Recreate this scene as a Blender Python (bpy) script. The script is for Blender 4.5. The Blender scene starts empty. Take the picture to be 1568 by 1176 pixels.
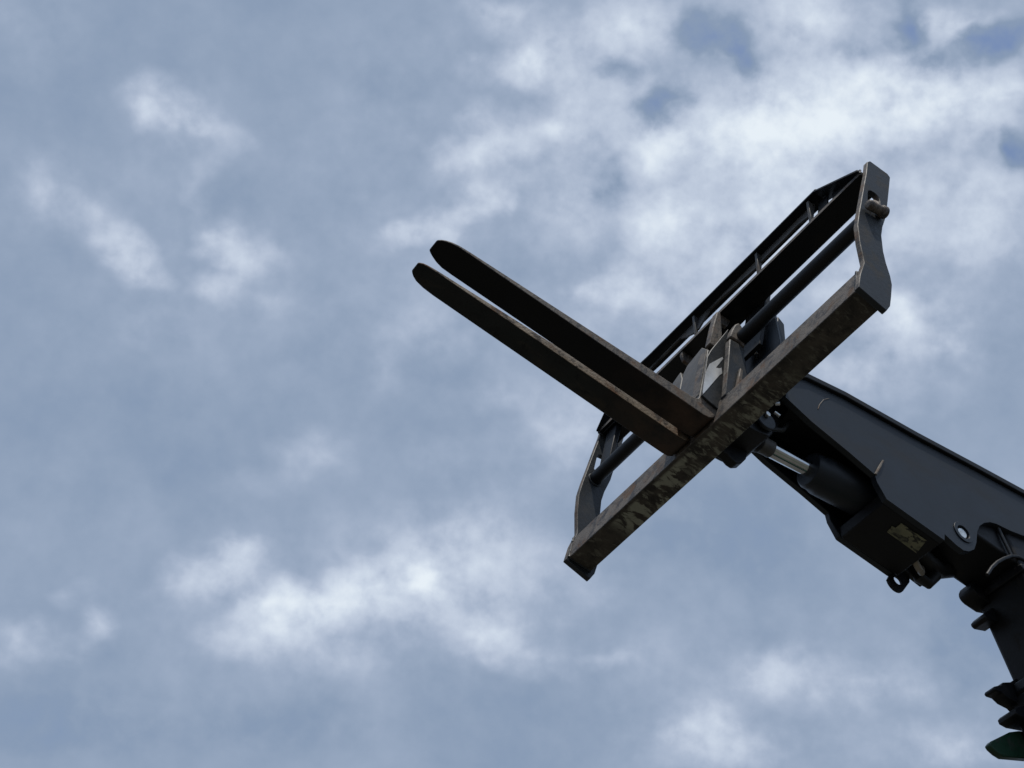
import bpy, bmesh, math, random
from mathutils import Vector, Matrix, noise as mnoise
from mathutils.geometry import tessellate_polygon
random.seed(7)
D = bpy.data
SC = bpy.context.scene
COL = SC.collection

# ------------------------------------------------------------------ camera
CAM_POS = Vector((0.0, 0.0, 1.65))
CAM_ROT = Matrix(((0.989314, -0.145799, 0.0), (-0.110074, -0.7469, -0.655762), (0.095609, 0.648755, -0.754968)))
cam = D.cameras.new('camera'); camo = D.objects.new('camera', cam); COL.objects.link(camo)
camo.matrix_world = Matrix.Translation(CAM_POS) @ CAM_ROT.to_4x4()
cam.sensor_width = 36.0; cam.lens = 36.0 * 2400 / 1568; cam.clip_end = 3000; cam.clip_start = 0.05
SC.camera = camo

# frame of the raised fork carriage: x along the carriage, y backwards, z up along it
LM = Matrix(((0.458157, 0.883017, 0.101846), (-0.888871, 0.45514, 0.052495), (0.0, -0.114579, 0.993414)))
LT = Vector((0.271242, 3.986321, 5.35801))
YAW = math.radians(-62.731739); TILT = math.radians(-6.579371)

# ------------------------------------------------------------------ sky and sun
SUN_LOCAL = Vector((0.26, -0.32, 0.90)).normalized()
SUN_DIR = (LM @ SUN_LOCAL).normalized()
SUN_EL = math.asin(SUN_DIR.z); SUN_AZ = math.atan2(SUN_DIR.x, SUN_DIR.y)

def sky_dir(px, py):
    d = CAM_ROT @ Vector(((px - 784) / 2400, -(py - 588) / 2400, -1.0))
    return Vector((d.x / d.z, d.y / d.z))          # where the line of sight meets a flat cloud layer

# cloud banks of the layer: centre, half axes, turn (photo measures, turned into places on the layer), density
BANKS = [
 (1180,250,560,350,-8,.24),(1010,560,300,160,-30,.08),(1250,1090,420,120,-5,.09),(560,930,300,115,-5,.12),(720,890,200,120,0,.08),(760,760,160,80,-40,.06),(640,520,130,110,0,.06),(880,650,110,100,0,.09),(1060,1000,180,70,-10,.06),(330,390,300,200,20,.05),(640,930,430,150,-4,.05),(1400,470,260,160,0,.06),
 (256,170,66,46,0,.34),(248,188,46,20,0,.16),(345,208,48,20,15,.12),(78,302,66,44,10,.26),(165,365,58,38,35,.30),
 (215,412,56,32,40,.34),(330,350,40,34,0,.20),(372,386,62,36,20,.34),(340,443,46,26,0,.24),(435,466,42,30,0,.13),
 (235,500,62,30,0,.08),(308,268,24,62,10,.12),(474,690,66,42,-30,.18),(540,716,26,24,0,.08),(372,735,60,26,0,.06),
 (322,884,92,38,-12,.34),(362,858,38,34,0,.16),(118,918,38,18,0,.12),(146,963,36,28,0,.26),(36,990,76,36,0,.25),
 (430,950,112,50,-20,.38),(610,905,130,50,-6,.22),(655,893,42,24,0,.32),(560,878,62,30,-10,.2),(520,932,150,48,0,.2),
 (735,968,66,34,0,.26),(800,1002,84,30,18,.24),(700,830,130,60,-12,.13),(770,880,150,80,0,.12),(480,1005,130,40,0,.10),
 (100,1105,220,60,0,-.08),(430,1110,220,60,0,-.05),(1080,1112,70,46,0,.26),(1100,1150,130,40,0,.24),(1185,1025,52,34,0,.22),
 (1230,1045,150,34,0,.16),(930,1020,42,16,0,.16),(1470,1145,110,40,0,.25),(1350,1062,130,40,0,.1),(20,20,130,110,0,.07),
 (590,130,90,110,0,-.04),
 (800,96,84,40,-10,.34),(852,176,46,36,0,.28),(742,226,84,50,-22,.34),(760,18,64,34,0,.28),(960,32,94,50,0,.30),
 (900,130,130,80,0,.14),(700,332,124,28,-25,.28),(640,362,62,25,0,.18),(762,312,42,20,-15,.18),(900,250,64,70,0,.13),
 (870,332,62,40,0,.1),
 (1010,170,52,40,-62,-.32),(958,112,26,28,0,-.16),(932,272,26,46,10,-.14),(1090,62,66,52,20,-.36),(1130,100,40,28,0,-.2),
 (1390,50,34,76,0,-.36),(1440,104,44,30,0,-.28),(1528,34,84,32,-35,-.46),(1560,225,38,38,0,-.34),(1330,90,50,26,0,-.12),
 (1300,170,240,76,-4,.42),(1150,212,112,58,0,.34),(1262,160,72,44,0,.14),(1400,150,82,50,0,.18),(1430,212,62,30,0,.14),
 (1500,160,64,62,-40,.26),(1545,112,40,54,30,.2),(1172,116,46,34,0,.2),(1240,25,94,42,0,.28),(1250,62,84,40,0,.12),
 (1462,28,64,42,0,.40),(1010,230,48,40,0,.34),(1010,332,64,50,0,.32),(950,432,64,40,-15,.28),(1000,455,60,30,0,.12),
 (900,440,42,24,0,.16),(1190,292,130,84,0,.22),(1100,402,130,84,0,.16),(1420,332,130,64,0,.22),(1522,300,64,52,0,.18),
 (1500,382,64,42,0,.1),(1402,500,84,50,0,.26),(1380,470,42,30,0,.22),(1330,560,104,40,0,.24),(1460,540,64,30,0,.16),
 (1300,442,64,44,0,.2),(1380,612,84,25,0,.12),(650,520,84,50,0,.1),(600,582,28,24,0,.12),(880,662,52,40,0,.15),
 (682,700,42,30,0,.08),(762,610,84,25,0,.1),(870,502,62,40,0,.1),(1120,820,160,110,0,-.05),(1490,960,120,90,0,-.08),
]

world = D.worlds.new('World'); SC.world = world; world.use_nodes = True
wt = world.node_tree; wt.nodes.clear()
def N(tree, kind, **kw):
    n = tree.nodes.new(kind)
    for k, v in kw.items(): setattr(n, k, v)
    return n
def math_node(tree, op, a, b=None, c=None, clamp=False):
    n = N(tree, 'ShaderNodeMath', operation=op, use_clamp=clamp)
    for i, v in enumerate((a, b, c)):
        if v is None: continue
        if isinstance(v, (int, float)): n.inputs[i].default_value = v
        else: tree.links.new(v, n.inputs[i])
    return n.outputs[0]
def noise_node(tree, vec, scale, detail=4, rough=.55, dist=0.0, dims='3D'):
    n = N(tree, 'ShaderNodeTexNoise', noise_dimensions=dims)
    n.inputs['Scale'].default_value = scale; n.inputs['Detail'].default_value = detail
    n.inputs['Roughness'].default_value = rough; n.inputs['Distortion'].default_value = dist
    if vec is not None: tree.links.new(vec, n.inputs['Vector'])
    return n
def build_world():
    L = wt.links.new
    out = N(wt, 'ShaderNodeOutputWorld'); bg = N(wt, 'ShaderNodeBackground'); bg.inputs['Strength'].default_value = SKY_STRENGTH
    L(bg.outputs[0], out.inputs[0])
    sky = N(wt, 'ShaderNodeTexSky', sky_type='NISHITA'); sky.sun_disc = False
    sky.sun_elevation = SUN_EL; sky.sun_rotation = SUN_AZ; sky.air_density = 1.0; sky.dust_density = 1.4; sky.ozone_density = 1.3
    geo = N(wt, 'ShaderNodeTexCoord')
    sep = N(wt, 'ShaderNodeSeparateXYZ'); L(geo.outputs['Generated'], sep.inputs[0])
    z = math_node(wt, 'MAXIMUM', sep.outputs[2], .06)
    comb = N(wt, 'ShaderNodeCombineXYZ')
    L(math_node(wt, 'DIVIDE', sep.outputs[0], z), comb.inputs[0]); L(math_node(wt, 'DIVIDE', sep.outputs[1], z), comb.inputs[1])
    p = comb.outputs[0]
    # ragged edges: the layer is warped at two sizes
    def warp(p, scale, amp, detail):
        nz = noise_node(wt, p, scale, detail, .55)
        s = N(wt, 'ShaderNodeVectorMath', operation='SUBTRACT'); L(nz.outputs['Color'], s.inputs[0]); s.inputs[1].default_value = (.5, .5, .5)
        m = N(wt, 'ShaderNodeVectorMath', operation='MULTIPLY_ADD'); L(s.outputs[0], m.inputs[0]); m.inputs[1].default_value = (amp, amp, 0); L(p, m.inputs[2])
        return m.outputs[0]
    q = warp(p, 14.0, .064, 2.0); q = warp(q, 40.0, .018, 2.5)
    dirv = geo.outputs['Generated']
    pos, neg = 0.0, 0.0          # cloud banks and clear gaps, summed apart
    for (px, py, rx, ry, ang, amp) in BANKS:
        c = sky_dir(px, py); e = 4.0
        J = Matrix((((sky_dir(px + e, py) - c) / e), ((sky_dir(px, py + e) - c) / e))).transposed()
        a = math.radians(ang)
        A = J @ Matrix(((math.cos(a) * rx, -math.sin(a) * ry), (math.sin(a) * rx, math.cos(a) * ry)))
        A = A * (1.5 if amp > 0 else 1.25)
        # A = R(t) S V : only R and S matter for an ellipse
        m00 = A[0][0] ** 2 + A[0][1] ** 2; m11 = A[1][0] ** 2 + A[1][1] ** 2; m01 = A[0][0] * A[1][0] + A[0][1] * A[1][1]
        t = .5 * math.atan2(2 * m01, m00 - m11)
        tr = (m00 + m11) / 2; dd = math.sqrt(max(0, ((m00 - m11) / 2) ** 2 + m01 ** 2))
        s0, s1 = math.sqrt(tr + dd), math.sqrt(max(1e-12, tr - dd))
        mp = N(wt, 'ShaderNodeMapping', vector_type='TEXTURE'); L(q, mp.inputs[0])
        mp.inputs['Location'].default_value = (c.x, c.y, 0); mp.inputs['Rotation'].default_value = (0, 0, t); mp.inputs['Scale'].default_value = (s0, s1, 1)
        g = N(wt, 'ShaderNodeTexGradient', gradient_type='SPHERICAL'); L(mp.outputs[0], g.inputs[0])
        h = N(wt, 'ShaderNodeMapRange', interpolation_type='SMOOTHSTEP'); L(g.outputs['Fac'], h.inputs['Value'])
        if amp > 0: pos = math_node(wt, 'MULTIPLY_ADD', h.outputs[0], amp * 1.36, pos)
        else: neg = math_node(wt, 'MULTIPLY_ADD', h.outputs[0], -amp * 1.95, neg)
    acc = math_node(wt, 'SUBTRACT', pos, neg)
    # the layer's own billows, everywhere
    n1 = noise_node(wt, dirv, 12.0, 4, .48, 0).outputs['Fac']
    n2 = noise_node(wt, dirv, 36.0, 6, .52, 0).outputs['Fac']
    n3 = noise_node(wt, dirv, 110.0, 4, .5, 0).outputs['Fac']
    n2 = math_node(wt, 'MULTIPLY_ADD', n3, .38, math_node(wt, 'SUBTRACT', n2, .19))
    b1 = math_node(wt, 'MULTIPLY_ADD', n1, .46, -.23)
    b2 = math_node(wt, 'MULTIPLY_ADD', n2, 3.2, -1.6)
    grow = math_node(wt, 'MINIMUM', math_node(wt, 'MULTIPLY_ADD', math_node(wt, 'ADD', pos, neg), .52, .07), .60)
    dens = math_node(wt, 'ADD', math_node(wt, 'MULTIPLY_ADD', b2, grow, acc), b1)
    dens = math_node(wt, 'ADD', dens, VEIL)
    # thin cloud is bluish and lets the clear sky through, thick cloud is white
    fac = N(wt, 'ShaderNodeMapRange', interpolation_type='SMOOTHSTEP'); L(dens, fac.inputs['Value'])
    fac.inputs['From Min'].default_value = -.64; fac.inputs['From Max'].default_value = .16
    k = 1.0 / SKY_STRENGTH
    ramp = N(wt, 'ShaderNodeValToRGB'); L(math_node(wt, 'MULTIPLY', dens, .7), ramp.inputs[0]); cr = ramp.color_ramp; cr.interpolation = 'B_SPLINE'
    while len(cr.elements) < len(CLOUD): cr.elements.new(.5)
    for e, (t, c) in zip(cr.elements, CLOUD): e.position = t; e.color = (*c, 1)
    sc = N(wt, 'ShaderNodeVectorMath', operation='SCALE'); L(ramp.outputs[0], sc.inputs[0]); sc.inputs[3].default_value = k
    mix = N(wt, 'ShaderNodeMix', data_type='RGBA')
    L(fac.outputs[0], mix.inputs[0])
    L(sky.outputs[0], mix.inputs[6]); L(sc.outputs[0], mix.inputs[7])
    L(mix.outputs[2], bg.inputs[0])
SKY_STRENGTH = 0.15
VEIL = 0.11
CLOUD = ((0.0, (.236, .314, .440)), (.20, (.338, .416, .553)), (.40, (.485, .556, .688)), (.66, (.63, .71, .825)), (1.0, (.83, .90, .955)))
build_world()

sun = D.lights.new('sun', 'SUN'); sun.energy = 2.5; sun.angle = math.radians(1.0); sun.color = (1.0, .95, .87)
suno = D.objects.new('sun', sun); COL.objects.link(suno)
suno.rotation_euler = SUN_DIR.to_track_quat('Z', 'Y').to_euler(); suno.location = (4, -3, 14)

vs = SC.view_settings; vs.view_transform = 'Standard'; vs.look = 'None'; vs.exposure = 0.0; vs.gamma = 1.0; vs.use_curve_mapping = False
SC.render.engine = 'CYCLES'

# ------------------------------------------------------------------ materials
def mat(name, base, rough=.5, metal=0.0, layers=(), bump=0.0, bump_scale=60, spec=.5, stretch=(1, 1, 1)):
    """layers: (colour, noise scale, threshold, softness, roughness or None, stretch)"""
    m = D.materials.new(name); m.use_nodes = True; t = m.node_tree; t.nodes.clear(); L = t.links.new
    out = N(t, 'ShaderNodeOutputMaterial'); b = N(t, 'ShaderNodeBsdfPrincipled'); L(b.outputs[0], out.inputs[0])
    b.inputs['Metallic'].default_value = metal; b.inputs['Specular IOR Level'].default_value = spec
    tc = N(t, 'ShaderNodeTexCoord')
    rgb = N(t, 'ShaderNodeRGB'); rgb.outputs[0].default_value = (*base, 1); col = rgb.outputs[0]
    val = N(t, 'ShaderNodeValue'); val.outputs[0].default_value = rough; rg = val.outputs[0]
    # tone variation
    nz = noise_node(t, tc.outputs['Object'], 9.0, 5, .6)
    mm = N(t, 'ShaderNodeMix', data_type='RGBA', blend_type='MULTIPLY'); mm.inputs[0].default_value = 1.0
    mr = N(t, 'ShaderNodeMapRange'); L(nz.outputs['Fac'], mr.inputs['Value']); mr.inputs['From Min'].default_value = .3; mr.inputs['From Max'].default_value = .7
    mr.inputs['To Min'].default_value = .75; mr.inputs['To Max'].default_value = 1.25
    L(col, mm.inputs[6]); L(mr.outputs[0], mm.inputs[7]); col = mm.outputs[2]
    for k, (c, sc, th, sf, r, st) in enumerate(layers):
        mp = N(t, 'ShaderNodeMapping'); L(tc.outputs['Object'], mp.inputs[0]); mp.inputs['Scale'].default_value = st
        mp.inputs['Location'].default_value = (k * 3.7, k * 1.3, k * 2.1)
        n = noise_node(t, mp.outputs[0], sc, 7, .65, .4)
        r_ = N(t, 'ShaderNodeMapRange', interpolation_type='SMOOTHSTEP'); L(n.outputs['Fac'], r_.inputs['Value'])
        r_.inputs['From Min'].default_value = th - sf; r_.inputs['From Max'].default_value = th + sf
        mx = N(t, 'ShaderNodeMix', data_type='RGBA'); L(r_.outputs[0], mx.inputs[0]); L(col, mx.inputs[6]); mx.inputs[7].default_value = (*c, 1); col = mx.outputs[2]
        if r is not None:
            m2 = N(t, 'ShaderNodeMix', data_type='FLOAT'); L(r_.outputs[0], m2.inputs[0]); L(rg, m2.inputs[2]); m2.inputs[3].default_value = r; rg = m2.outputs[0]
    L(col, b.inputs['Base Color']); L(rg, b.inputs['Roughness'])
    if bump:
        n = noise_node(t, tc.outputs['Object'], bump_scale, 5, .6)
        bp = N(t, 'ShaderNodeBump'); bp.inputs['Strength'].default_value = bump; bp.inputs['Distance'].default_value = .004
        L(n.outputs['Fac'], bp.inputs['Height']); L(bp.outputs[0], b.inputs['Normal'])
    return m
I3 = (1, 1, 1)
M = {}
M['black_paint'] = mat('black_paint', (.006, .0065, .008), .48, layers=[((.018, .016, .014), 14, .62, .10, .75, I3)], bump=.15, spec=.35)
M['boom_paint'] = mat('boom_paint', (.010, .015, .022), .45, layers=[((.018, .021, .025), 6, .58, .16, .60, (1, .5, 1)), ((.045, .045, .043), 70, .70, .04, .7, (1, .06, .5))], bump=.10, bump_scale=25)
M['worn_paint'] = mat('worn_paint', (.018, .022, .026), .5, layers=[((.045, .042, .038), 13, .60, .14, .75, I3), ((.09, .045, .026), 30, .72, .05, .9, I3)], bump=.3)
M['worn_steel'] = mat('worn_steel', (.16, .135, .11), .62, layers=[((.05, .045, .042), 22, .54, .08, .6, (1, 3, 1)), ((.14, .085, .055), 16, .60, .10, .9, I3)], bump=.5, bump_scale=90)
M['grey_steel'] = mat('grey_steel', (.105, .098, .088), .55, layers=[((.06, .06, .062), 16, .55, .12, .5, (1, 1, .4)), ((.12, .085, .06), 14, .64, .08, .8, I3)], bump=.3, bump_scale=70)
M['rusty_steel'] = mat('rusty_steel', (.30, .245, .185), .7, layers=[((.17, .095, .055), 12, .57, .08, .9, I3), ((.07, .055, .045), 34, .57, .06, .8, I3)], bump=.6, bump_scale=110)
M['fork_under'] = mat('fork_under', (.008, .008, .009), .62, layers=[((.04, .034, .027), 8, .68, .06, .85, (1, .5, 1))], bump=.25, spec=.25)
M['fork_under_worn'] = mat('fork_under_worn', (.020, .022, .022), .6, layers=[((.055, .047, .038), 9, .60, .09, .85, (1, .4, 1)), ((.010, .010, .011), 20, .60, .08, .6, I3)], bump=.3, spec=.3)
M['peeling'] = mat('peeling_paint', (.085, .072, .056), .75, layers=[((.03, .026, .022), 12, .52, .12, .8, I3), ((.16, .15, .12), 40, .60, .08, .8, (1.5, .6, 1))], bump=.5, bump_scale=80)
M['steel'] = mat('bare_steel', (.92, .92, .90), .28, metal=.35)  # bare steel whitened, sunlight put into its colour
M['chrome'] = mat('chrome_rod', (.66, .68, .68), .12, metal=1.0)
M['white_pin'] = mat('pale_pin', (.90, .91, .88), .38, metal=.9, layers=[((.5, .48, .42), 40, .6, .1, None, I3)])
M['decal'] = mat('faded_decal', (.25, .245, .155), .7, layers=[((.03, .03, .025), 34, .535, .03, .7, (1, .45, 1)), ((.16, .16, .11), 15, .55, .1, .7, I3)])
M['hose'] = mat('hose_rubber', (.012, .012, .012), .55)
M['fitting'] = mat('dull_fitting', (.30, .26, .20), .5, metal=.3)
M['green'] = mat('green_paint', (.010, .045, .022), .42, layers=[((.03, .035, .025), 20, .62, .1, .7, I3)], bump=.1)
M['tyre'] = mat('tyre_rubber', (.02, .02, .02), .85, bump=.3)
M['ground'] = mat('dusty_ground', (.060, .054, .046), .95, layers=[((.085, .077, .065), .8, .5, .2, None, I3), ((.04, .05, .025), .15, .6, .05, None, I3)], bump=.6, bump_scale=12)

def add_heel_rust():
  for m in (M['fork_under'], M['fork_under_worn']):
    t = m.node_tree; L = t.links.new
    b = next(n for n in t.nodes if n.type == 'BSDF_PRINCIPLED'); old = b.inputs['Base Color'].links[0].from_socket
    tc = N(t, 'ShaderNodeTexCoord'); sp = N(t, 'ShaderNodeSeparateXYZ'); L(tc.outputs['Object'], sp.inputs[0])
    u = N(t, 'ShaderNodeMapRange', interpolation_type='SMOOTHSTEP'); L(sp.outputs[1], u.inputs['Value']); u.inputs['From Min'].default_value = -.42; u.inputs['From Max'].default_value = .02
    n = noise_node(t, tc.outputs['Object'], 11, 6, .6)
    f = math_node(t, 'MULTIPLY', u.outputs[0], math_node(t, 'MULTIPLY_ADD', n.outputs['Fac'], 2.6, -.75, clamp=True), clamp=True)
    mx = N(t, 'ShaderNodeMix', data_type='RGBA'); L(f, mx.inputs[0]); L(old, mx.inputs[6]); mx.inputs[7].default_value = (.10, .062, .042, 1)
    L(mx.outputs[2], b.inputs['Base Color'])
add_heel_rust()

# pale paint left on the underside of the carriage beam, in broad flakes (placed along the beam)
def add_flakes():
    m = M['peeling']; t = m.node_tree; L = t.links.new
    b = next(n for n in t.nodes if n.type == 'BSDF_PRINCIPLED')
    old = b.inputs['Base Color'].links[0].from_socket
    tc = N(t, 'ShaderNodeTexCoord'); sp = N(t, 'ShaderNodeSeparateXYZ'); L(tc.outputs['Object'], sp.inputs[0])
    def flakes(scale, st, th, sf):
        mp = N(t, 'ShaderNodeMapping'); L(tc.outputs['Object'], mp.inputs[0]); mp.inputs['Scale'].default_value = st
        n = noise_node(t, mp.outputs[0], scale, 8, .62, .6)
        r = N(t, 'ShaderNodeMapRange'); L(n.outputs['Fac'], r.inputs['Value']); r.inputs['From Min'].default_value = th - sf; r.inputs['From Max'].default_value = th + sf
        return r.outputs[0]
    def window(a0, a1, b1, b0):      # along x
        u = N(t, 'ShaderNodeMapRange', interpolation_type='SMOOTHSTEP'); L(sp.outputs[0], u.inputs['Value']); u.inputs['From Min'].default_value = a0; u.inputs['From Max'].default_value = a1
        w = N(t, 'ShaderNodeMapRange', interpolation_type='SMOOTHSTEP'); L(sp.outputs[0], w.inputs['Value']); w.inputs['From Min'].default_value = b0; w.inputs['From Max'].default_value = b1
        return math_node(t, 'MULTIPLY', u.outputs[0], w.outputs[0])
    big = flakes(15.0, (1.5, .7, 1), .515, .03); bw = window(.22, .30, .60, .68)
    fine = flakes(30.0, (1.6, .6, 1), .55, .05); fw = window(.55, .66, 1.02, 1.18)
    yb = N(t, 'ShaderNodeMapRange', interpolation_type='SMOOTHSTEP'); L(sp.outputs[1], yb.inputs['Value']); yb.inputs['From Min'].default_value = .008; yb.inputs['From Max'].default_value = .02
    f = math_node(t, 'ADD', math_node(t, 'MULTIPLY', big, bw), math_node(t, 'MULTIPLY', math_node(t, 'MULTIPLY', fine, fw), .75), clamp=True)
    f = math_node(t, 'MULTIPLY', f, yb.outputs[0])
    mx = N(t, 'ShaderNodeMix', data_type='RGBA'); L(f, mx.inputs[0]); L(old, mx.inputs[6]); mx.inputs[7].default_value = (.36, .36, .285, 1)
    L(mx.outputs[2], b.inputs['Base Color'])
add_flakes()

# ------------------------------------------------------------------ mesh helpers
class MB:
    """collects solids; build() links them as one mesh object"""
    def __init__(self): self.bm = bmesh.new()
    def solid(self, pts, axis, a, b, holes=(), mi=0):
        """polygon pts (2-D) swept along an axis from a to b; axis x: pts=(y,z), y: (x,z), z: (x,y)"""
        def P(p, w):
            return {'x': (w, p[0], p[1]), 'y': (p[0], w, p[1]), 'z': (p[0], p[1], w)}[axis]
        loops = [list(pts)] + [list(h) for h in holes]
        flat = [q for l in loops for q in l]
        va = [self.bm.verts.new(P(q, a)) for q in flat]; vb = [self.bm.verts.new(P(q, b)) for q in flat]
        fs = []
        if holes:
            tris = tessellate_polygon([[Vector((q[0], q[1], 0)) for q in l] for l in loops])
            for t in tris:
                fs.append(self.bm.faces.new([va[i] for i in t])); fs.append(self.bm.faces.new([vb[i] for i in reversed(t)]))
        else:
            fs.append(self.bm.faces.new(va)); fs.append(self.bm.faces.new(vb[::-1]))
        o = 0
        for l in loops:
            n = len(l)
            for i in range(n):
                j = (i + 1) % n
                fs.append(self.bm.faces.new((va[o + i], vb[o + i], vb[o + j], va[o + j])))
            o += n
        for f in fs: f.material_index = mi
        return self
    def box(self, x0, x1, y0, y1, z0, z1, mi=0):
        return self.solid([(y0, z0), (y1, z0), (y1, z1), (y0, z1)], 'x', x0, x1, mi=mi)
    def loft(self, rings, cap=True, mi=0):
        rv = [[self.bm.verts.new(p) for p in r] for r in rings]; n = len(rings[0])
        for a, b in zip(rv, rv[1:]):
            for i in range(n):
                j = (i + 1) % n
                self.bm.faces.new((a[i], a[j], b[j], b[i])).material_index = mi
        if cap:
            self.bm.faces.new(rv[0][::-1]).material_index = mi; self.bm.faces.new(rv[-1]).material_index = mi
        return self
    def tube(self, pts, r, n=20, mi=0):
        """tube along points; r a number or one per point"""
        pts = [Vector(p) for p in pts]; rr = r if hasattr(r, '__len__') else [r] * len(pts)
        rings = []; up = None
        for i, p in enumerate(pts):
            d = (pts[min(i + 1, len(pts) - 1)] - pts[max(i - 1, 0)]).normalized()
            if up is None: up = d.orthogonal().normalized()
            up = (up - d * up.dot(d)).normalized(); s = d.cross(up)
            rings.append([p + (up * math.cos(2 * math.pi * k / n) + s * math.sin(2 * math.pi * k / n)) * rr[i] for k in range(n)])
        return self.loft(rings, mi=mi)
    def build(self, name, mats, parent=None, bevel=.003, smooth=True, xf=None, seg=2):
        bm = self.bm
        if xf is not None: bmesh.ops.transform(bm, matrix=xf, verts=bm.verts)
        bmesh.ops.recalc_face_normals(bm, faces=bm.faces)
        me = D.meshes.new(name); bm.to_mesh(me); bm.free()
        for m in (mats if isinstance(mats, (list, tuple)) else [mats]): me.materials.append(M[m])
        o = D.objects.new(name, me); COL.objects.link(o)
        if parent: o.parent = parent
        if smooth:
            for p in me.polygons: p.use_smooth = True
            try: me.set_sharp_from_angle(angle=math.radians(32))
            except Exception: pass
        if bevel:
            b = o.modifiers.new('bevel', 'BEVEL'); b.width = bevel; b.segments = seg; b.limit_method = 'ANGLE'; b.angle_limit = math.radians(32); b.harden_normals = False
        return o
def by_normal(mb, rule):
    mb.bm.normal_update(); bmesh.ops.recalc_face_normals(mb.bm, faces=mb.bm.faces)
    for f in mb.bm.faces: f.material_index = rule(f.normal, f.calc_center_median())
    return mb
def tag(o, label=None, cat=None, group=None, kind=None):
    for k, v in (('label', label), ('category', cat), ('group', group), ('kind', kind)):
        if v: o[k] = v
    return o
def empty(name, loc, rot): 
    o = D.objects.new(name, None); COL.objects.link(o); o.location = loc; o.rotation_euler = rot; o.empty_display_size = .2
    return o
def circle(cy, cz, r, n=20, a0=0, a1=2 * math.pi): 
    full = abs(a1 - a0 - 2 * math.pi) < 1e-6
    return [(cy + r * math.cos(a0 + (a1 - a0) * i / (n if full else n - 1)), cz + r * math.sin(a0 + (a1 - a0) * i / (n if full else n - 1))) for i in range(n)]

# ------------------------------------------------------------------ ground
def build_ground():
    bm = bmesh.new(); R = 900; n = 40
    vs_ = {}
    for i in range(n + 1):
        for j in range(n + 1):
            u = (i / n * 2 - 1); v = (j / n * 2 - 1)
            x = math.copysign(abs(u) ** 2.2, u) * R; y = math.copysign(abs(v) ** 2.2, v) * R
            d = math.hypot(x, y)
            z = mnoise.noise(Vector((x * .02, y * .02, 3))) * min(4, max(0, d - 25) * .02)
            vs_[i, j] = bm.verts.new((x, y, z))
    for i in range(n):
        for j in range(n): bm.faces.new((vs_[i, j], vs_[i + 1, j], vs_[i + 1, j + 1], vs_[i, j + 1]))
    me = D.meshes.new('ground'); bm.to_mesh(me); bm.free(); me.materials.append(M['ground'])
    o = D.objects.new('ground', me); COL.objects.link(o); tag(o, kind='structure')
build_ground()

# ------------------------------------------------------------------ fork carriage
CAR = empty('fork_carriage', LT, (TILT, 0, YAW)); CAR.rotation_mode = 'XYZ'
CAR.rotation_euler = LM.to_euler('XYZ')
tag(CAR, 'black rust-worn pallet fork carriage raised against the cloudy sky on the boom tip', 'fork carriage')
W = 1.5

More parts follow.
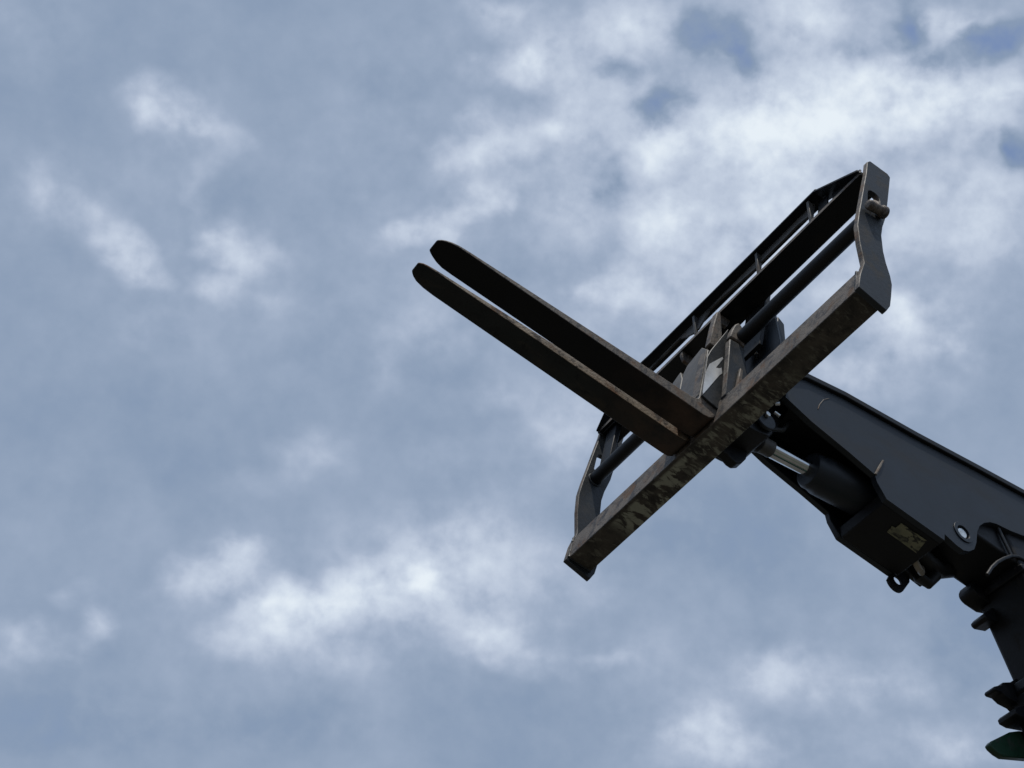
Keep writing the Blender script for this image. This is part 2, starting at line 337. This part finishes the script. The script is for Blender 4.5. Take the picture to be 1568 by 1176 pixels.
def build_carriage():
    # lower beam
    mb = MB().solid([(0, 0), (.094, 0), (.094, .098), (.006, .104), (0, .100)], 'x', .0205, 1.4795)
    by_normal(mb, lambda n, c: 1 if n.z < -.6 else 0)
    beam = mb.build('lower_beam', ['worn_steel', 'peeling'], CAR, bevel=.005)
    # end plates, each with the slot for the locking pin
    front = [(-.008, -.012), (-.004, .06), (.010, .14), (.002, .18), (-.010, .24), (-.020, .328), (-.016, .40), (-.008, .49), (-.004, .54), (.000, .587), (.009, .687), (.012, .765)]
    back = [(.022, .782), (.102, .784), (.111, .775), (.102, .62), (.094, .50), (.080, .42), (.076, .365), (.084, .28), (.095, .226), (.112, .17), (.119, .128), (.116, .06), (.112, .007), (.098, -.032), (.090, -.030)]
    slot = [(.018, .50)] + circle(.0425, .572, .0245, 9, math.pi, 0) + [(.067, .50)]
    for x0 in (0.0, W - .02):
        mb = MB().solid(front + back, 'x', x0, x0 + .02, holes=[slot])
        by_normal(mb, lambda n, c: 1 if n.y < -.5 else 0)
        mb.build('end_plate', ['worn_paint', 'worn_steel'], CAR, bevel=.0025)
    # locking pin lying in the slot of the near end plate
    mb = MB(); a = Vector((1.521, -.002, .445)); b = Vector((1.521, .074, .470))
    mb.tube([a + (b - a) * t for t in (0, .03, .10, .72, .74, .96, 1)], [.010, .015, .017, .016, .021, .021, .015], 16)
    mb.tube([(1.47, .043, .540), (1.500, .043, .530), (1.520, .042, .490), (1.523, .040, .455)], .010, 12)
    mb.build('locking_pin', 'worn_steel', CAR, bevel=.002)
    # round bar the forks hang on
    MB().tube([(.0195, .03, .450), (W - .0195, .03, .441)], .0250, 28).build('fork_shaft', 'black_paint', CAR, bevel=0)
    # upper cross member: deep flat plate with a front lip
    mb = MB()
    def ring(x, z): return [(x, 0, z), (x, .006, z), (x, .010, z + .002), (x, .087, z + .005), (x, .091, z + .010), (x, .087, z + .020), (x, .0, z + .020)]
    mb.loft([ring(.0205, .704), ring(W - .0205, .694)])
    by_normal(mb, lambda n, c: 1 if n.y < -.6 else 0)
    mb.build('cross_member', ['black_paint', 'worn_steel'], CAR, bevel=.0015)
    # hanging tabs that join cross member and shaft
    for x0, x1, f in ((.79, .895, 0), (.64, .725, 0), (.040, .105, .06)):
        MB().solid([(.085 - f, .44), (.100 - f, .44), (.110 - f, .76 - f * .6), (.085 - f, .75 - f * .6)], 'x', x0, x1).build('hanger_tab', 'black_paint', CAR)
    for x in (.735, .52):       # small stops welded under the cross member
        MB().solid([(.004, .715), (.004, .68), (.018, .655), (.040, .655), (.052, .70), (.052, .715)], 'x', x, x + .014).build('stop_lug', 'worn_steel', CAR, bevel=.002)
    # guard rail in front of and above the cross member
    xs = [.075, .22, .34, .66, 1.0, 1.24, 1.285]
    zt = [.800, .850, .838, .832, .826, .824, .822]
    mb = MB()
    mb.loft([[(x, -.028, z), (x, .034, z + .006), (x, .034, z + .016), (x, -.028, z + .010)] for x, z in zip(xs, zt)])
    mb.build('guard_rail', 'black_paint', CAR, bevel=.0015)
    low = [(.10, .78), (.24, .84), (.37, .808), (.457, .836), (.505, .812), (.553, .775), (.590, .752), (.622, .748), (.675, .806), (.75, .806), (.837, .790), (.942, .772), (1.0, .782), (1.10, .778), (1.16, .784), (1.225, .764), (1.24, .746)]
    up = [(x, .826 if x > .3 else .79 + .19 * (x - .1)) for x, z in low]
    lo2 = [(x, min(z, u[1] - .012)) for (x, z), u in zip(low, up)]
    mb = MB()
    for i in range(len(low) - 1):
        (xa, za), (xb, zb) = lo2[i], lo2[i + 1]; ua, ub = up[i][1], up[i + 1][1]
        mb.solid([(xa, za), (xb, zb), (xb, ub), (xa, ua)], 'y', .0022, .009)
    bmesh.ops.remove_doubles(mb.bm, verts=mb.bm.verts, dist=1e-5)
    mb.build('rail_web', 'grey_steel', CAR, bevel=0)
    # uprights between rail and cross member
    for x0, dz in ((1.228, 0), (.955, 0), (.60, .03)):
        MB().solid([(-.020, .822), (.008, .822), (.010, .700 + dz), (.002, .698 + dz)], 'x', x0, x0 + .012).build('rail_upright', 'grey_steel', CAR, bevel=.0015)
    # sloping end pieces of the rail, with a round sight hole
    def slope(x_out, x_in, s):
        mb = MB()
        mb.loft([[(x_out, -.012, .700), (x_out, .030, .712), (x_out, .030, .724), (x_out, -.012, .712)],
                 [(x_in, -.028, .822), (x_in, .034, .828), (x_in, .034, .838), (x_in, -.028, .832)]])
        mb.solid([(x_out, .700), (x_out - s * .165, .695), (x_out - s * .150, .735), (x_out - s * .155, .795), (x_out, .722)], 'y', .012, .018)
        mb.solid([(x_in - s * .02, .695), (x_in + s * .012, .697), (x_in + s * .030, .735), (x_in + s * .028, .812), (x_in - s * .02, .826)], 'y', .012, .018)
        return mb
    slope(W - .0205, 1.275, 1).build('rail_end', 'black_paint', CAR, bevel=.0015)
    slope(.0205, .12, -1).build('rail_end', 'black_paint', CAR, bevel=.0015)
    # centre rib beside the forks, bored for the shaft, and its cap
    rib = [(-.001, .030), (-.004, .10), (-.010, .25), (-.017, .395), (.006, .400), (.020, .402), (.050, .392), (.044, .36), (.058, .33), (.072, .25), (.088, .106), (.088, .030)]
    mb = MB().solid([(y, z + .07 if z < .05 else z) for y, z in rib], 'x', .846, .870)
    by_normal(mb, lambda n, c: 1 if n.y < -.6 else 0)
    mb.build('centre_rib', ['worn_paint', 'worn_steel'], CAR, bevel=.003)
    cap = [(-.018, .408), (-.014, .45), (-.004, .492), (.008, .512), (.022, .506), (.034, .470), (.040, .44), (.046, .405), (.020, .414)]
    MB().solid(cap, 'x', .846, .872).build('rib_cap', 'worn_steel', CAR, bevel=.004)
    MB().solid([(.024, .105), (.030, .26), (.042, .255), (.046, .105)], 'x', .8705, .884).build('weld_strip', 'worn_steel', CAR, bevel=.003)
    # coupler plates at the back of the carriage
    for x0 in (.60, .89):
        MB().solid([(.131, .30), (.16, .31), (.185, .36), (.185, .42), (.16, .60), (.131, .62)], 'x', x0, x0 + .03).build('coupler_plate', 'boom_paint', CAR)
    mb = MB().solid([(.63, .13), (.957, .13), (.957, .42), (.908, .66), (.63, .66)], 'y', .120, .130); mb.build('back_plate', 'boom_paint', CAR)
    MB().solid([(.834, .44), (.846, .43), (.824, .60), (.812, .61)], 'y', .112, .1198).build('plate_strip', 'worn_paint', CAR, bevel=.002)
    for x, z in ((.832, .50), (.838, .47)):
        MB().tube([(x, .1195, z), (x, .102, z)], .006, 10).build('bolt', 'white_pin', CAR, bevel=.001)
    # lugs under the coupler
    MB().solid([(.0945, .02), (.0945, .08), (.20, .12), (.196, .065), (.180, .028), (.160, .010), (.140, .010), (.118, .022)], 'x', .700, .735).build('coupler_lug', 'black_paint', CAR, bevel=.006)
    for x, z in ((.69, .03), (.52, .025), (1.02, .02)):
        pass
build_carriage()

def weld(p, q, r=.0045, parent=CAR, xf=None):
    p, q = Vector(p), Vector(q); n = max(4, int((q - p).length / .006))
    rr = [r * random.uniform(.7, 1.25) for _ in range(n + 1)]
    MB().tube([p + (q - p) * (i / n) + Vector((random.uniform(-.0008, .0008), random.uniform(-.0008, .0008), 0)) for i in range(n + 1)], rr, 7).build('weld_bead', 'worn_paint', parent, xf=xf, bevel=0)
for x in (.0215, W - .0215):
    weld((x, -.0005, .004), (x, -.0005, .100)); weld((x, .002, -.0005), (x, .092, -.0005)); weld((x, .004, .104), (x, .090, .100))
    weld((x, .001, .700), (x, .001, .722)); weld((x, .006, .700), (x, .086, .703))
    t = [(x, .03 + .026 * math.cos(a), .4455 + .026 * math.sin(a)) for a in [i * math.pi / 6 for i in range(13)]]
    MB().tube(t, [.004 * random.uniform(.8, 1.3) for _ in t], 7).build('weld_bead', 'worn_paint', CAR, bevel=0)
weld((.8715, .002, .106), (.8715, .085, .104)); weld((.8715, -.0005, .1), (.8455, -.0005, .1))

def build_fork(tip_cut, tip, blade_sides, shank_x, z_top, label, thick=.045):
    """L-shaped fork: wedge blade pointing forward (-y), rounded heel, upright shank"""
    mb = MB()
    def xl(y): return blade_sides(y)[0]
    def xr(y): return blade_sides(y)[1]
    st = []
    # plan of the blade tip: blunt, rounded corners
    for dy, cl, ct in tip_cut: st.append((tip + dy, (cl, ct)))
    for k in range(1, 9): st.append((tip + .11 + (-.10 - tip - .11) * k / 8, (0, 0)))
    rings = []
    for y, cut in st:
        a, b = blade_sides(y); w = b - a; a += w * cut[0]; b -= w * cut[1]
        u = (y - tip) / (-tip); th = .007 + thick * min(1, u * 1.02) ** .9
        rings.append([(a, y, 0), (b, y, 0), (b, y, th), (a, y, th)])
    a0, b0 = blade_sides(-.1)
    heel = [((-.045, .000), (-.088, .053), 0), ((-.022, .004), (-.079, .056), 0), ((-.006, .016), (-.073, .060), .1), ((.002, .036), (-.070, .068), .55), ((.004, .060), (-.069, .078), 1), ((-.001, .20), (-.067, .20), 1), ((-.001, z_top - .05), (-.066, z_top - .05), 1)]
    for o, i, f in heel:
        a = a0 + (shank_x[0] - a0) * f; b = b0 + (shank_x[1] - b0) * f
        rings.append([(a, o[0], o[1]), (b, o[0], o[1]), (b, i[0], i[1]), (a, i[0], i[1])])
    xm = shank_x[0] + .62 * (shank_x[1] - shank_x[0])
    rings.append([(shank_x[0] + .006, -.001, z_top - .005), (xm, -.001, z_top + .022), (xm, -.060, z_top + .022), (shank_x[0] + .006, -.060, z_top - .005)])
    mb.loft(rings)
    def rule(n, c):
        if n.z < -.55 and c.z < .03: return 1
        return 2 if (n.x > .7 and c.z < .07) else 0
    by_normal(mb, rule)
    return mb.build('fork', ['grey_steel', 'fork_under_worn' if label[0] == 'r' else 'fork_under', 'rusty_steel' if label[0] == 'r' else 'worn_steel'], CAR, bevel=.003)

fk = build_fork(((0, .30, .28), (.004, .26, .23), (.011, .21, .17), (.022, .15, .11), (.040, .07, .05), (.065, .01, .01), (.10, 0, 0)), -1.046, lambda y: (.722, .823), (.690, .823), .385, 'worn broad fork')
tag(fk, 'broad fork with grey worn edge beside the centre rib')
MB().solid([(-.067, .085), (-.071, .086), (-.070, .330), (-.066, .345)], 'x', .780, .8195).build('shank_strip', 'worn_steel', fk, bevel=.001)
# hook plate on the side of the broad fork's shank, with a near-white sheet painting a sunlit patch
mb = MB().solid([(-.066, .075), (-.069, .285), (-.058, .335), (-.004, .508), (.003, .35), (.006, .225), (.012, .10), (.012, .060), (-.03, .066)], 'x', .8235, .832)
by_normal(mb, lambda n, c: 1 if n.y < -.6 else 0)
mb.build('hook_plate', ['worn_paint', 'grey_steel'], fk, bevel=.002)
MB().solid([(-.060, .386), (-.056, .50), (-.050, .585), (-.036, .588), (-.020, .50), (-.004, .386)], 'x', .790, .818).build('hook_strip', 'worn_steel', fk, bevel=.003)
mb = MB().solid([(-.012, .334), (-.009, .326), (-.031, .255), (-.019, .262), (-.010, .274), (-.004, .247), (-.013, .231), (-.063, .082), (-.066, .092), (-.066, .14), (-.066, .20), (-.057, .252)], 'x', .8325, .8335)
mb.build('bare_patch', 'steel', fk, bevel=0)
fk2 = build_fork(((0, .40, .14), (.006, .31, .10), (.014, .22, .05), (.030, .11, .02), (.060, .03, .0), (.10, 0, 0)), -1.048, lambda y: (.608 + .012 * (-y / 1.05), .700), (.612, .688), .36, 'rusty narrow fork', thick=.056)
tag(fk2, 'narrow tapering fork with rusty flaking edge')

# ------------------------------------------------------------------ telehandler: raised boom and the machine below it
TB = LM.to_euler('XYZ')
BASE_L = Vector((.75, 3.95, 0))
BASE = LM @ BASE_L + LT; BASE.z = 0.0
TEL = empty('telehandler', BASE, (0, 0, YAW)); tag(TEL, 'dark green telehandler with its black-headed boom raised steeply at the right', 'telehandler')
TI = TEL.matrix_basis.copy()
XF = (Matrix.Translation(BASE) @ Matrix.Rotation(YAW, 4, 'Z')).inverted() @ (Matrix.Translation(LT) @ LM.to_4x4())   # carriage frame -> machine frame

def build_boom():
    head_side = [(.225, .285), (.34, .252), (.50, .228), (.612, .206), (.622, .175), (.664, .122), (.915, .116), (.917, .148), (.967, .134), (1.000, .132), (1.024, .146), (1.050, .176), (1.062, .22), (1.069, .28), (1.082, .32), (1.105, .355), (1.135, .382), (1.165, .397), (1.234, .414), (1.32, .446), (1.60, .56), (1.60, .735), (1.32, .664), (1.08, .615), (.79, .552), (.466, .494), (.30, .448), (.235, .40)]
    far_side = [p for p in head_side[:6]] + [(.895, .116), (.900, .175), (.985, .178), (1.04, .172), (1.084, .246), (1.146, .311), (1.255, .43)] + head_side[19:]
    hole = circle(1.001, .222, .026, 20)
    MB().solid(head_side, 'x', .853, .875, holes=[hole]).build('head_side_plate', 'boom_paint', TEL, xf=XF, bevel=.003)
    MB().solid(far_side, 'x', .625, .647).build('head_side_plate', 'boom_paint', TEL, xf=XF, bevel=.003)
    # top plate overhanging both sides
    top = [(.235, .402), (.30, .450), (.466, .496), (.79, .554), (1.08, .617), (1.32, .666), (1.60, .737)]
    mb = MB(); mb.loft([[(.612, y, z), (.888, y, z), (.888, y, z + .026), (.612, y, z + .026)] for y, z in top]); mb.build('head_top_plate', 'black_paint', TEL, xf=XF, bevel=.003)
    # pivot boss seen through the lug, bright end
    MB().tube([(.82, 1.001, .222), (.8735, 1.001, .222)], .0215, 24).build('head_pin', 'white_pin', TEL, xf=XF, bevel=.003)
    mb = MB().solid(circle(1.001, .222, .042, 28), 'x', .8755, .879, holes=[circle(1.001, .222, .0275, 20)]); mb.build('pin_washer', 'boom_paint', TEL, xf=XF, bevel=.001)
    # casing under the tail of the cylinder
    mb = MB()
    mb.box(.6475, .8525, .668, .918, .118, .132); mb.box(.6475, .8525, .905, .918, .132, .36)
    mb.solid([(.655, .16), (.668, .118), (.672, .132), (.662, .165)], 'x', .6475, .8525)
    case = mb.build('bottom_casing', 'black_paint', TEL, xf=XF, bevel=.004)
    mb = MB().solid([(.8335, .765), (.834, .874), (.771, .889), (.774, .757), (.803, .752), (.806, .765)], 'z', .1145, .1172); mb.build('warning_decal', 'decal', TEL, xf=XF, bevel=0)
    mb = MB()
    mb.box(.6475, .8525, .20, .60, .40, .415); mb.build('head_inner_web', 'black_paint', TEL, xf=XF)
    # tilt cylinder
    a = Vector((.75, .20, .150)); b = Vector((.75, .78, .262)); d = (b - a).normalized()
    P = lambda s: a + d * s
    cyl = MB().tube([P(.235), P(.238), P(.25), P(.27), P(.29), P(.56), P(.57)], [.034, .058, .064, .064, .070, .070, .05], 36).build('tilt_cylinder', 'boom_paint', TEL, xf=XF, bevel=.002)
    MB().tube([P(.0), P(.30)], .0275, 28).build('piston_rod', 'chrome', cyl, xf=XF, bevel=0)
    MB().tube([P(-.03), P(.028)], [.034, .034], 24).build('rod_eye', 'black_paint', cyl, xf=XF, bevel=.003)
    MB().tube([P(.029), P(.078)], [.0295, .0295], 24).build('rod_sleeve', 'grey_steel', cyl, xf=XF, bevel=.002)
    MB().tube([(.665, a.y, a.z), (.84, a.y, a.z)], .020, 20).build('rod_pin', 'black_paint', cyl, xf=XF, bevel=.002)
    MB().solid([(.100, .070), (.100, .12), (.20, .158), (.222, .128), (.205, .098), (.15, .080)], 'x', .655, .832).build('coupler_block', 'black_paint', TEL, xf=XF, bevel=.005)
    # nose: coupler ears and pins
    MB().solid(circle(.176, .142, .038, 24), 'x', .838, .852).build('pivot_ear', 'boom_paint', TEL, xf=XF, bevel=.003)
    MB().tube([(.8525, .172, .158), (.864, .172, .158)], .011, 6).build('pivot_bolt', 'white_pin', TEL, xf=XF, bevel=.002)
    MB().tube([(.63, .235, .345), (.872, .235, .345)], .032, 24).build('head_pivot', 'black_paint', TEL, xf=XF, bevel=.003)
    MB().solid([(.17, .32), (.24, .38), (.30, .36), (.26, .22), (.20, .15), (.16, .17)], 'x', .70, .80).build('nose_block', 'black_paint', TEL, xf=XF, bevel=.006)
    MB().tube([(.80, .31, .30), (.80, .28, .225), (.79, .22, .19)], .008, 10).build('link_rod', 'worn_paint', TEL, xf=XF, bevel=0)
    for p0, p1 in (((.852, .203, .248), (.862, .214, .251)), ((.852, .203, .203), (.856, .222, .196))):
        MB().tube([p0, p1], .006, 10).build('grease_fitting', 'white_pin', TEL, xf=XF, bevel=0)  # pale stubs put in for glints of sky through a gap
    # weld bead marks on the near side plate
    MB().tube([(.8755, .614, .206), (.877, .630, .255), (.8765, .646, .305)], [.005, .006, .004], 8).build('weld_bead', 'worn_steel', TEL, xf=XF, bevel=0)
    MB().tube([(.8752, .361, .340), (.8756, .366, .368), (.8756, .382, .410), (.8752, .405, .439)], .0018, 6).build('scratch_mark', 'worn_steel', TEL, xf=XF, bevel=0)
    # lifting eye and hose ends below the casing
    mb = MB().solid([(.895, .118), (.884, .086)] + circle(.922, .100, .037, 10, math.pi * 1.1, math.pi * 1.85) + [(.985, .150), (.985, .20), (.90, .20)], 'x', .626, .635, holes=[circle(.931, .118, .017, 14)])
    mb.build('lifting_eye', 'black_paint', TEL, xf=XF, bevel=.0015)
    MB().tube([(.730, .905, .17), (.728, .920, .135), (.722, .945, .120), (.710, .968, .128), (.700, .975, .16)], .012, 14).build('hose_elbow', 'fitting', TEL, xf=XF, bevel=0)
    MB().tube([(.655, .99, .22), (.655, 1.012, .172), (.66, 1.045, .172), (.67, 1.07, .22)], .022, 16).build('hydraulic_hose', 'hose', TEL, xf=XF, bevel=0)
    MB().tube([(.70, .93, .25), (.69, 1.02, .235), (.66, 1.10, .275), (.66, 1.17, .335), (.68, 1.25, .45)], .030, 16).build('hydraulic_hose', 'hose', TEL, xf=XF, bevel=0)
    MB().tube([(.66, 1.05, .24), (.648, 1.09, .275), (.645, 1.15, .310), (.645, 1.24, .43)], .014, 14).build('hydraulic_hose', 'hose', TEL, xf=XF, bevel=0)
    MB().box(.648, .852, .93, 1.30, .30, .56).build('hose_cover', 'black_paint', TEL, xf=XF, bevel=.01)

    # telescoping arm: steep, below the head
    o = Vector((0, 1.262, .330)); d = Vector((0, .464, -.886)); n = Vector((0, .886, .464))      # along the arm; back-up normal
    def Q(s, h): v = o + d * s + n * h; return (v.y, v.z)
    def arm(name, m, s0, s1, h0, h1, x0, x1, bev=.012, seg=3):
        return MB().solid([Q(s0, h0), Q(s1, h0), Q(s1, h1), Q(s0, h1)], 'x', x0, x1).build(name, m, TEL, xf=XF, bevel=bev, seg=seg)
    arm('inner_boom', 'black_paint', -.30, 1.4, .0, .27, .640, .860)
    def flange(name, m, prof, x0, x1, bev=.004):
        return MB().solid([Q(s, h) for s, h in prof], 'x', x0, x1).build(name, m, TEL, xf=XF, bevel=bev)
    # rounded end collar of the arm and its lugs
    flange('boom_collar', 'black_paint', [(-.042, .060), (.0, -.018), (.016, -.046), (.030, -.060), (.045, -.067), (.060, -.064), (.072, -.052), (.097, -.002), (.097, .28), (-.042, .28)], .622, .690, .005)
    flange('boom_collar', 'black_paint', [(.05, -.002), (.05, -.016), (.075, -.016), (.075, -.002), (.075, .285), (.05, .285)], .6905, .872, .004)
    flange('wear_pad_lug', 'black_paint', [(.114, .003), (.140, -.046), (.154, -.066), (.164, -.068), (.173, -.058), (.173, .003)], .622, .690, .003)
    # arched stiffener between head and arm
    MB().tube([(.862, y, z) for y, z in ((1.115, .11), (1.140, .165), (1.168, .212), (1.20, .254), (1.239, .298), (1.27, .318), (1.303, .326), (1.35, .315))], .0065, 10).build('arch_rib', 'black_paint', TEL, xf=XF, bevel=0)
    MB().tube([(.862, y, z) for y, z in ((1.186, .402), (1.205, .362), (1.225, .325), (1.239, .300))], .0065, 10).build('arch_rib', 'worn_paint', TEL, xf=XF, bevel=0)
    for k in range(4):
        s = .05 + .03 * k; v = o + d * .10 + n * (.02 + .06 * k)
        MB().tube([(.8605, v.y, v.z), (.866, v.y, v.z)], .006, 6).build('bolt', 'worn_paint', TEL, xf=XF, bevel=.001)
    # second section's collar with bolted lugs, then the green section
    flange('boom_collar', 'black_paint', [(.378, .0), (.396, -.040), (.402, -.084), (.414, -.102), (.424, -.143), (.432, -.151), (.440, -.146), (.444, -.118), (.462, -.100), (.476, -.058), (.50, -.040), (.50, .29), (.40, .29)], .612, .660, .004)
    flange('boom_collar', 'black_paint', [(.40, -.002), (.405, -.035), (.44, -.045), (.47, -.035), (.50, -.012), (.50, .29), (.40, .29)], .6605, .888, .004)
    flange('boom_collar', 'green', [(.535, .29), (.50, .29), (.50, .004), (.535, -.006)], .610, .890, .003)
    flange('wear_pad_lug', 'black_paint', [(.500, .0), (.500, -.062), (.516, -.122), (.526, -.138), (.541, -.139), (.552, -.11), (.556, .0)], .612, .690, .003)
    flange('boom_collar', 'black_paint', [(.45, .0), (.455, -.052), (.52, -.060), (.60, -.070), (.61, .0)], .635, .878, .006)
    for k in range(6):
        v = o + d * (.425 + .012 * (k % 2)) + n * (-.03 - .012 * k); MB().tube([(.607, v.y, v.z), (.613, v.y, v.z)], .0075, 6).build('bolt', 'worn_paint', TEL, xf=XF, bevel=.001)
    MB().tube([(.862, 1.44, .16), (.866, 1.475, .06), (.862, 1.50, .0)], .014, 12).build('hose_clamp', 'fitting', TEL, xf=XF, bevel=0)
    gl = flange('boom_shield', 'green', [(.562, .05), (.565, -.070), (.574, -.122), (.598, -.188), (.618, -.244), (.630, -.262), (.642, -.258), (.658, -.240), (.670, -.215), (.668, -.12), (.664, .05)], .606, .630, .004)
    v = o + d * .612 + n * -.150
    MB().tube([(.606, v.y, v.z), (.598, v.y, v.z)], .007, 6).build('bolt', 'white_pin', gl, xf=XF, bevel=.001)
    arm('middle_boom', 'green', .535, 2.9, -.002, .30, .618, .882)
    MB().tube([(.66, *Q(.74, -.10)), (.66, *Q(.80, -.045)), (.67, *Q(.95, -.03)), (.67, *Q(1.6, -.03))], .011, 12).build('hydraulic_hose', 'hose', TEL, xf=XF, bevel=0)
    arm('outer_boom', 'green', 2.0, 5.2, -.03, .34, .588, .912)
build_boom()

def build_machine():
    """chassis, wheels and cab standing on the ground under the boom's foot (machine frame, z up)"""
    mb = MB()
    mb.box(-.50, .50, -2.6, 1.6, .62, 1.05); mb.box(-.42, .42, .5, 1.5, 1.05, 1.75)
    mb.solid([(-2.6, .62), (-2.9, .75), (-2.9, .98), (-2.6, 1.05)], 'x', -.45, .45)
    mb.build('chassis', 'green', TEL, bevel=.03)
    # cab on the left
    mb = MB()
    for x in (-1.15, -.53):
        for y in (-1.2, -.05): mb.box(x, x + .07, y, y + .07, .7, 2.3)
    mb.box(-1.18, -.45, -1.25, .05, 2.3, 2.4); mb.box(-1.15, -.52, -1.2, .0, .66, 1.0)
    mb.build('cab', 'black_paint', TEL, bevel=.01)
    for x in (-.92, .92):
        for y in (-1.95, .95):
            t = MB().tube([(x - .2, y, .62), (x - .19, y, .62), (x - .13, y, .62), (x + .13, y, .62), (x + .19, y, .62), (x + .2, y, .62)], [.40, .55, .62, .62, .55, .40], 40).build('wheel', 'tyre', TEL, bevel=.01)
            MB().tube([(x - .205, y, .62), (x + .205, y, .62)], .30, 28).build('rim', 'green', t, bevel=.01)
    for y in (-1.95, .95): MB().tube([(-.75, y, .62), (.75, y, .62)], .11, 16).build('axle', 'black_paint', TEL, bevel=0)
build_machine()
